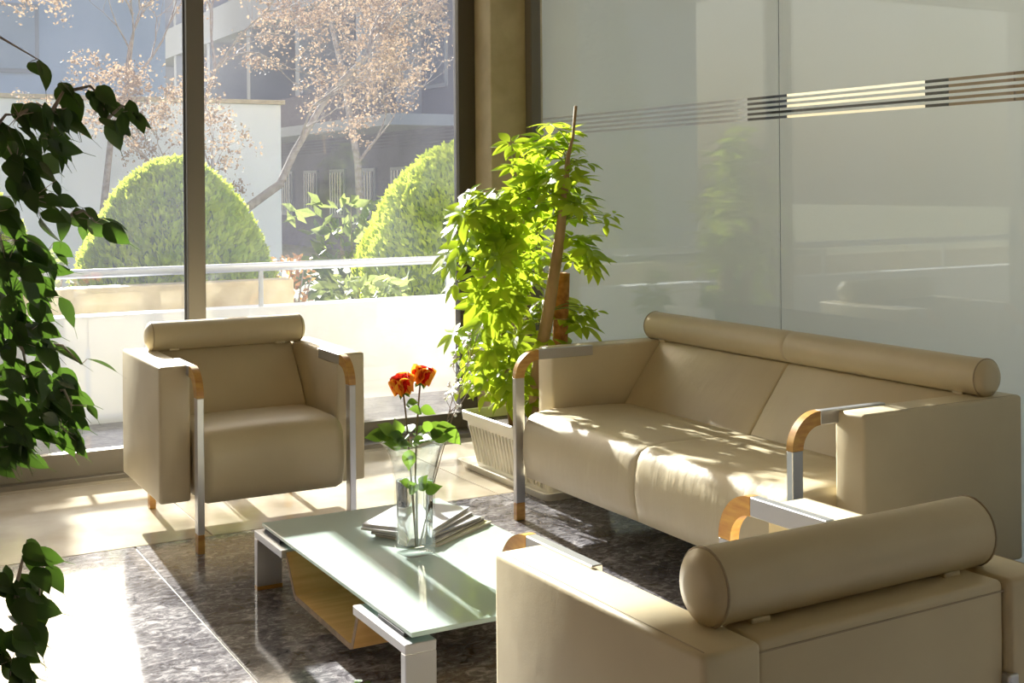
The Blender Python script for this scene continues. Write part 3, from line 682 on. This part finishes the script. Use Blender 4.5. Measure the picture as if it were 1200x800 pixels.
for k in range(22):
    y = -.33 + k*.0314
    b = bmesh.new(); 
    p = [(-.143-.0015, y*.92, .02), (-.1725-.0005, y, .185)]
    tube(b, p, .005, 6); obj('rib', b, POTW, pl, True)
for k in range(9):
    x = -.12 + k*.03
    obj('rib', tube(bmesh.new(), [(x*.85, -.3395, .02), (x, -.375, .185)], .005, 6), POTW, pl, True)
obj('soil', box(-.165, .165, -.372, .372, .16, .205, .01), SOIL, pl)
st = empty('umbrella_tree', (2.80, 4.85, .22)); tag(st, 'bright green umbrella tree with finger-like leaves in the ivory planter', 'plant')
SB = Vector((2.80, 4.85, .22))
mainst = [(2.80, 4.86, .20), (2.80, 4.82, .45), (2.81, 4.73, .75), (2.815, 4.645, 1.05), (2.81, 4.59, 1.25), (2.80, 4.54, 1.42), (2.80, 4.50, 1.50), (2.80, 4.475, 1.63)]
obj('main_stem', tube(bmesh.new(), [Vector(p)-SB for p in mainst], [.030, .029, .027, .024, .017, .009, .006, .007], 10), BARKB, st, True)
obj('second_stem', tube(bmesh.new(), [Vector(p)-SB for p in ((2.76, 4.98, .20), (2.74, 5.0, .5), (2.72, 5.0, .85), (2.70, 4.95, 1.1), (2.74, 4.9, 1.3))], [.014, .013, .011, .009, .006], 8), BARKB, st, True)
cp = empty('coir_support_pole', (2.88, 4.78, .21)); tag(cp, 'short orange-brown coir support pole behind the umbrella tree stem', 'plant pole')
obj('coir_pole', tube(bmesh.new(), [(0, 0, 0), (.01, -.01, .35), (.015, -.03, .70)], [.034, .034, .033], 14), MOSS, cp, True)
obj('binding_tie', tube(bmesh.new(), [(.012+.04*math.cos(a*PI/8), -.018+.045*math.sin(a*PI/8), .50) for a in range(17)], .003, 6, False), mat('raffia_tie', (.6, .42, .2), .8), cp)
def palmate(nm, n, L, mt_, seed):
    r = random.Random(seed); b = bmesh.new()
    lf = leaf_me('tmp_leaflet', 1, .21, mt_, 0, .2, .14, 5)
    for k in range(n):
        a = 2*PI*k/n + r.uniform(-.12, .12); l = L*r.uniform(.8, 1.1)*(1 if n < 8 else .95)
        mm = Matrix.Rotation(a, 4, 'Z') @ Matrix.Rotation(r.uniform(-.08, .28), 4, 'Y') @ Matrix.Translation((.012, 0, 0)) @ Matrix.Rotation(r.uniform(-.25, .25), 4, 'X') @ Matrix.Scale(l, 4)
        t0 = len(b.verts); b.from_mesh(lf); b.verts.ensure_lookup_table()
        for v in b.verts[t0:]: v.co = mm @ v.co
    me = bpy.data.meshes.new(nm); b.to_mesh(me); b.free(); me.materials.append(mt_); me.polygons.foreach_set('use_smooth', [True]*len(me.polygons)); return me
pms = [palmate('palmate_leaf', n, L, SCH, s) for n, L, s in ((7, .085, 1), (8, .095, 2), (6, .075, 3), (7, .10, 4), (5, .06, 5))]
CL = [(2.85, 4.7, 1.47, .11, 14), (2.8, 4.83, 1.38, .15, 18), (2.85, 4.63, 1.33, .16, 20), (2.8, 4.75, 1.22, .15, 14), (2.7, 4.85, 1.18, .12, 11), (2.9, 4.74, 1.16, .16, 14), (2.6, 4.99, 1.14, .13, 12), (2.55, 5.02, 1.02, .12, 11), (2.7, 4.93, .98, .16, 16), (2.82, 4.89, .94, .15, 13), (2.65, 4.97, .81, .13, 11), (2.76, 4.94, .79, .15, 14), (2.6, 5.02, .62, .12, 12), (2.7, 4.94, .60, .16, 15), (2.65, 5.06, .43, .13, 12), (2.75, 4.94, .44, .15, 15), (2.95, 4.45, 1.16, .05, 3), (2.95, 4.60, .99, .09, 6), (2.97, 4.72, .75, .09, 5), (2.85, 4.72, .58, .08, 5), (3.03, 5.15, .48, .14, 12), (3.06, 5.12, .75, .13, 10), (2.62, 4.86, 1.02, .12, 8), (2.56, 4.9, .85, .12, 9), (2.56, 4.92, 1.19, .11, 9), (2.54, 4.95, 1.07, .10, 5)]
pet = bmesh.new(); r = random.Random(77)
def near_stem(p):
    best = None
    for seq in (mainst, ((2.76, 4.98, .25), (2.74, 5.0, .5), (2.72, 5.0, .85), (2.70, 4.95, 1.1), (2.74, 4.9, 1.3))):
        for a, b in zip(seq, seq[1:]):
            for t_ in (0, .25, .5, .75, 1):
                q = Vector(a).lerp(Vector(b), t_)
                if q.z < p.z + .02:
                    d = (q-p).length
                    if best is None or d < best[0]: best = (d, q)
    return best[1] if best else Vector(mainst[0])
for x, y, z, rad, n in CL:
    for k in range(n):
        d = rand_dir(r); p = Vector((x, y, z)) + d*rad*r.random()**.5
        p.x = min(max(p.x, 2.44), 3.22); p.y = min(p.y, 5.6); p.z = max(p.z, .33)
        stem = near_stem(p); out = (p-stem); out.z *= .4
        nrm = (Vector((0, 0, 1)) + out.normalized()*.55 + Vector((-.35, -.40, 0)) + rand_dir(r)*.35).normalized()
        dx = rand_dir(r); dx = (dx - nrm*dx.dot(nrm)).normalized()
        link('palmate_leaf', pms[r.randrange(len(pms))], st, orient(p-SB, dx, nrm, r.uniform(.85, 1.3)))
        if k % 2 == 0: tube(pet, [stem-SB, (stem+p)/2 - SB + Vector((0, 0, .02)), p-SB], [.0035, .0026, .0018], 5, False)
obj('leaf_stalks', pet, mat('leaf_stalk', (.22, .30, .05), .5), st, True)

# ------------------------------------------------------------------ weeping fig at the left
fp = empty('fig_pot', (.12, 3.02, 0)); tag(fp, 'terracotta pot of the weeping fig at the left edge', 'pot')
TER = mat('terracotta', (.45, .20, .10), .8, col2=(.55, .27, .15), nscale=9)
pb = []
for rr, zz in ((.12, 0), (.165, .26), (.178, .262), (.18, .30), (.168, .30), (.155, .25)): pb.append([(rr*math.cos(2*PI*k/28), rr*math.sin(2*PI*k/28), zz) for k in range(28)])
smooth_angle(obj('pot_body', loft(pb), TER, fp), 40); sb_ = bmesh.new(); bmesh.ops.create_cone(sb_, cap_ends=True, segments=24, radius1=.15, radius2=.155, depth=.04, matrix=Matrix.Translation((0, 0, .255))); obj('soil', sb_, SOIL, fp)
FB = Vector((.12, 3.02, .27)); fg = empty('weeping_fig', FB); tag(fg, 'dark green weeping fig with drooping pointed leaves at the left edge', 'plant')
fl = [leaf_me('leaf', L, Wd, FIC, .45, fo, dr, 8) for L, Wd, fo, dr in ((.074, .0150, .25, .15), (.068, .0165, .1, .25), (.080, .0170, .35, .1), (.055, .012, .2, .2))]
trunk = [Vector((.12, 3.02, .27)), Vector((.13, 3.0, .7)), Vector((.16, 2.98, 1.1)), Vector((.22, 2.97, 1.5)), Vector((.24, 2.97, 1.85))]
FC = [(.44, 2.96, 1.59, .025, 2), (.51, 2.92, 1.52, .05, 6), (.46, 2.89, 1.47, .05, 8), (.57, 2.89, 1.50, .035, 6), (.57, 2.88, 1.45, .03, 4), (.63, 2.85, 1.475, .03, 4), (.39, 2.88, 1.46, .05, 8), (.47, 2.95, 1.41, .06, 10), (.39, 2.93, 1.36, .07, 12), (.42, 2.91, 1.28, .07, 11), (.50, 2.93, 1.24, .05, 5), (.55, 2.89, 1.225, .02, 2), (.39, 2.93, 1.19, .07, 13), (.45, 2.95, 1.15, .06, 9), (.38, 2.93, 1.08, .07, 13), (.44, 2.96, 1.06, .05, 6), (.39, 2.93, .97, .07, 13), (.44, 2.95, .96, .04, 5), (.52, 2.91, .91, .02, 1), (.41, 2.92, .89, .07, 13), (.47, 2.94, .85, .06, 12), (.50, 2.92, .82, .04, 6), (.40, 2.92, .80, .07, 14), (.48, 2.93, .77, .05, 8), (.38, 2.94, .74, .05, 9), (.40, 2.87, .52, .035, 5), (.42, 2.85, .49, .025, 4), (.37, 2.83, .46, .05, 10), (.38, 2.82, .39, .04, 9), (.36, 2.83, .31, .045, 10), (.42, 2.85, .43, .02, 1), (.25, 3.0, 1.3, .08, 3), (.25, 3.0, 1.0, .08, 3), (.34, 2.94, 1.25, .05, 6), (.34, 2.94, 1.02, .05, 6), (.34, 2.94, .84, .05, 6), (.34, 2.94, 1.42, .05, 6)]
r = random.Random(15); br = tube(bmesh.new(), [p-FB for p in trunk], [.02, .018, .015, .011, .005], 10); done = []; FC.sort(key=lambda q: q[0])
for x, y, z, rad, n in FC:
    c = Vector((x, y, z)); zz = min(z + .08, 1.8); k_ = 0
    for a, b in zip(trunk, trunk[1:]):
        if a.z <= zz <= b.z: s0 = a.lerp(b, (zz-a.z)/(b.z-a.z)); break
    else: s0 = trunk[0] + Vector((0, 0, .2))
    for q in done:
        if (q-c).length < (s0-c).length and q.z > c.z-.06: s0 = q
    done.append(c)
    mid = s0.lerp(c, .55) + Vector((0, 0, .02)); tube(br, [s0-FB, mid-FB, c-FB], [.005, .0032, .0016], 6, False)
    for k in range(n):
        p = c + rand_dir(r)*rad*r.random()**.5; o2 = Vector((p.x-.15, p.y-3.0, 0)).normalized()
        d = (o2*.55 + Vector((0, 0, -.75)) + rand_dir(r)*.55).normalized()
        up = (Vector((-.25, -.75, .45)) + rand_dir(r)*.8)
        st_ = c.lerp(p, .35)
        tube(br, [c-FB, st_-FB, p-FB], [.0012, .001, .0008], 4, False)
        link('leaf', fl[r.randrange(4)], fg, orient(p-FB, d, up, r.uniform(.9, 1.5)))
# the leaves beyond the nearest 300: the crown on the trunk's other sides, joined
fo = bmesh.new()
def more(c, rad, n, br_):
    for k in range(n):
        v = rand_dir(r); p = c + Vector((v.x*rad[0], v.y*rad[1], v.z*rad[2]))*r.random()**.4
        o2 = Vector((p.x-.15, p.y-3.0, 0)).normalized(); d = (o2*.55 + Vector((0, 0, -.75)) + rand_dir(r)*.55).normalized()
        mm = orient(p-FB, d, Vector((-.25, -.75, .45)) + rand_dir(r)*.8, r.uniform(.9, 1.4)); t0 = len(fo.verts); fo.from_mesh(fl[r.randrange(4)]); fo.verts.ensure_lookup_table()
        for v2 in fo.verts[t0:]: v2.co = mm @ v2.co
for zc, rx_, ry_ in ((1.62, .17, .17), (1.42, .24, .24), (1.2, .27, .27), (.98, .27, .27), (.78, .24, .24), (.56, .20, .20)):
    c0 = Vector((.07, 3.04, zc)); more(c0, (rx_, ry_, .12), 75, br)
    for q in range(9):
        a = q*.7+zc; e_ = c0 + Vector((math.cos(a)*rx_*.7, math.sin(a)*ry_*.7, r.uniform(-.06, .04)))
        tz = min(zc+.1, 1.8); s0 = next((aa.lerp(bb, (tz-aa.z)/(bb.z-aa.z)) for aa, bb in zip(trunk, trunk[1:]) if aa.z <= tz <= bb.z), trunk[-1])
        tube(br, [s0-FB, s0.lerp(e_, .5)+Vector((0, 0, .03))-FB, e_-FB], [.005, .003, .0014], 5, False)
for x, y, z, rad in ((.37, 2.95, 1.33, .07), (.37, 2.95, 1.15, .07), (.37, 2.95, 1.0, .07), (.38, 2.95, .85, .08), (.37, 2.95, .75, .06), (.42, 2.94, .80, .06), (.36, 2.85, .38, .05), (.35, 2.85, .48, .04)): more(Vector((x, y, z)), (rad, rad, rad), 9, br)
me = bpy.data.meshes.new('foliage'); fo.to_mesh(me); fo.free(); me.materials.append(FIC); me.polygons.foreach_set('use_smooth', [True]*len(me.polygons)); fo_o = link('foliage', me, fg); fo_o['kind'] = 'stuff'
obj('branches', br, BARK, fg, True)

# little scrap on the floor
sc_ = empty('dry_leaf_scrap', (1.245, 3.05, 0)); tag(sc_, 'tiny dry leaf scrap on the dark granite in front of the table', 'leaf scrap')
for k in range(7):
    link('leaf', rleaf, sc_, orient((rnd.uniform(-.015, .015), rnd.uniform(-.015, .015), .004+.001*k), (rnd.uniform(-1, 1), rnd.uniform(-1, 1), .15), (0, 0, 1), .35))
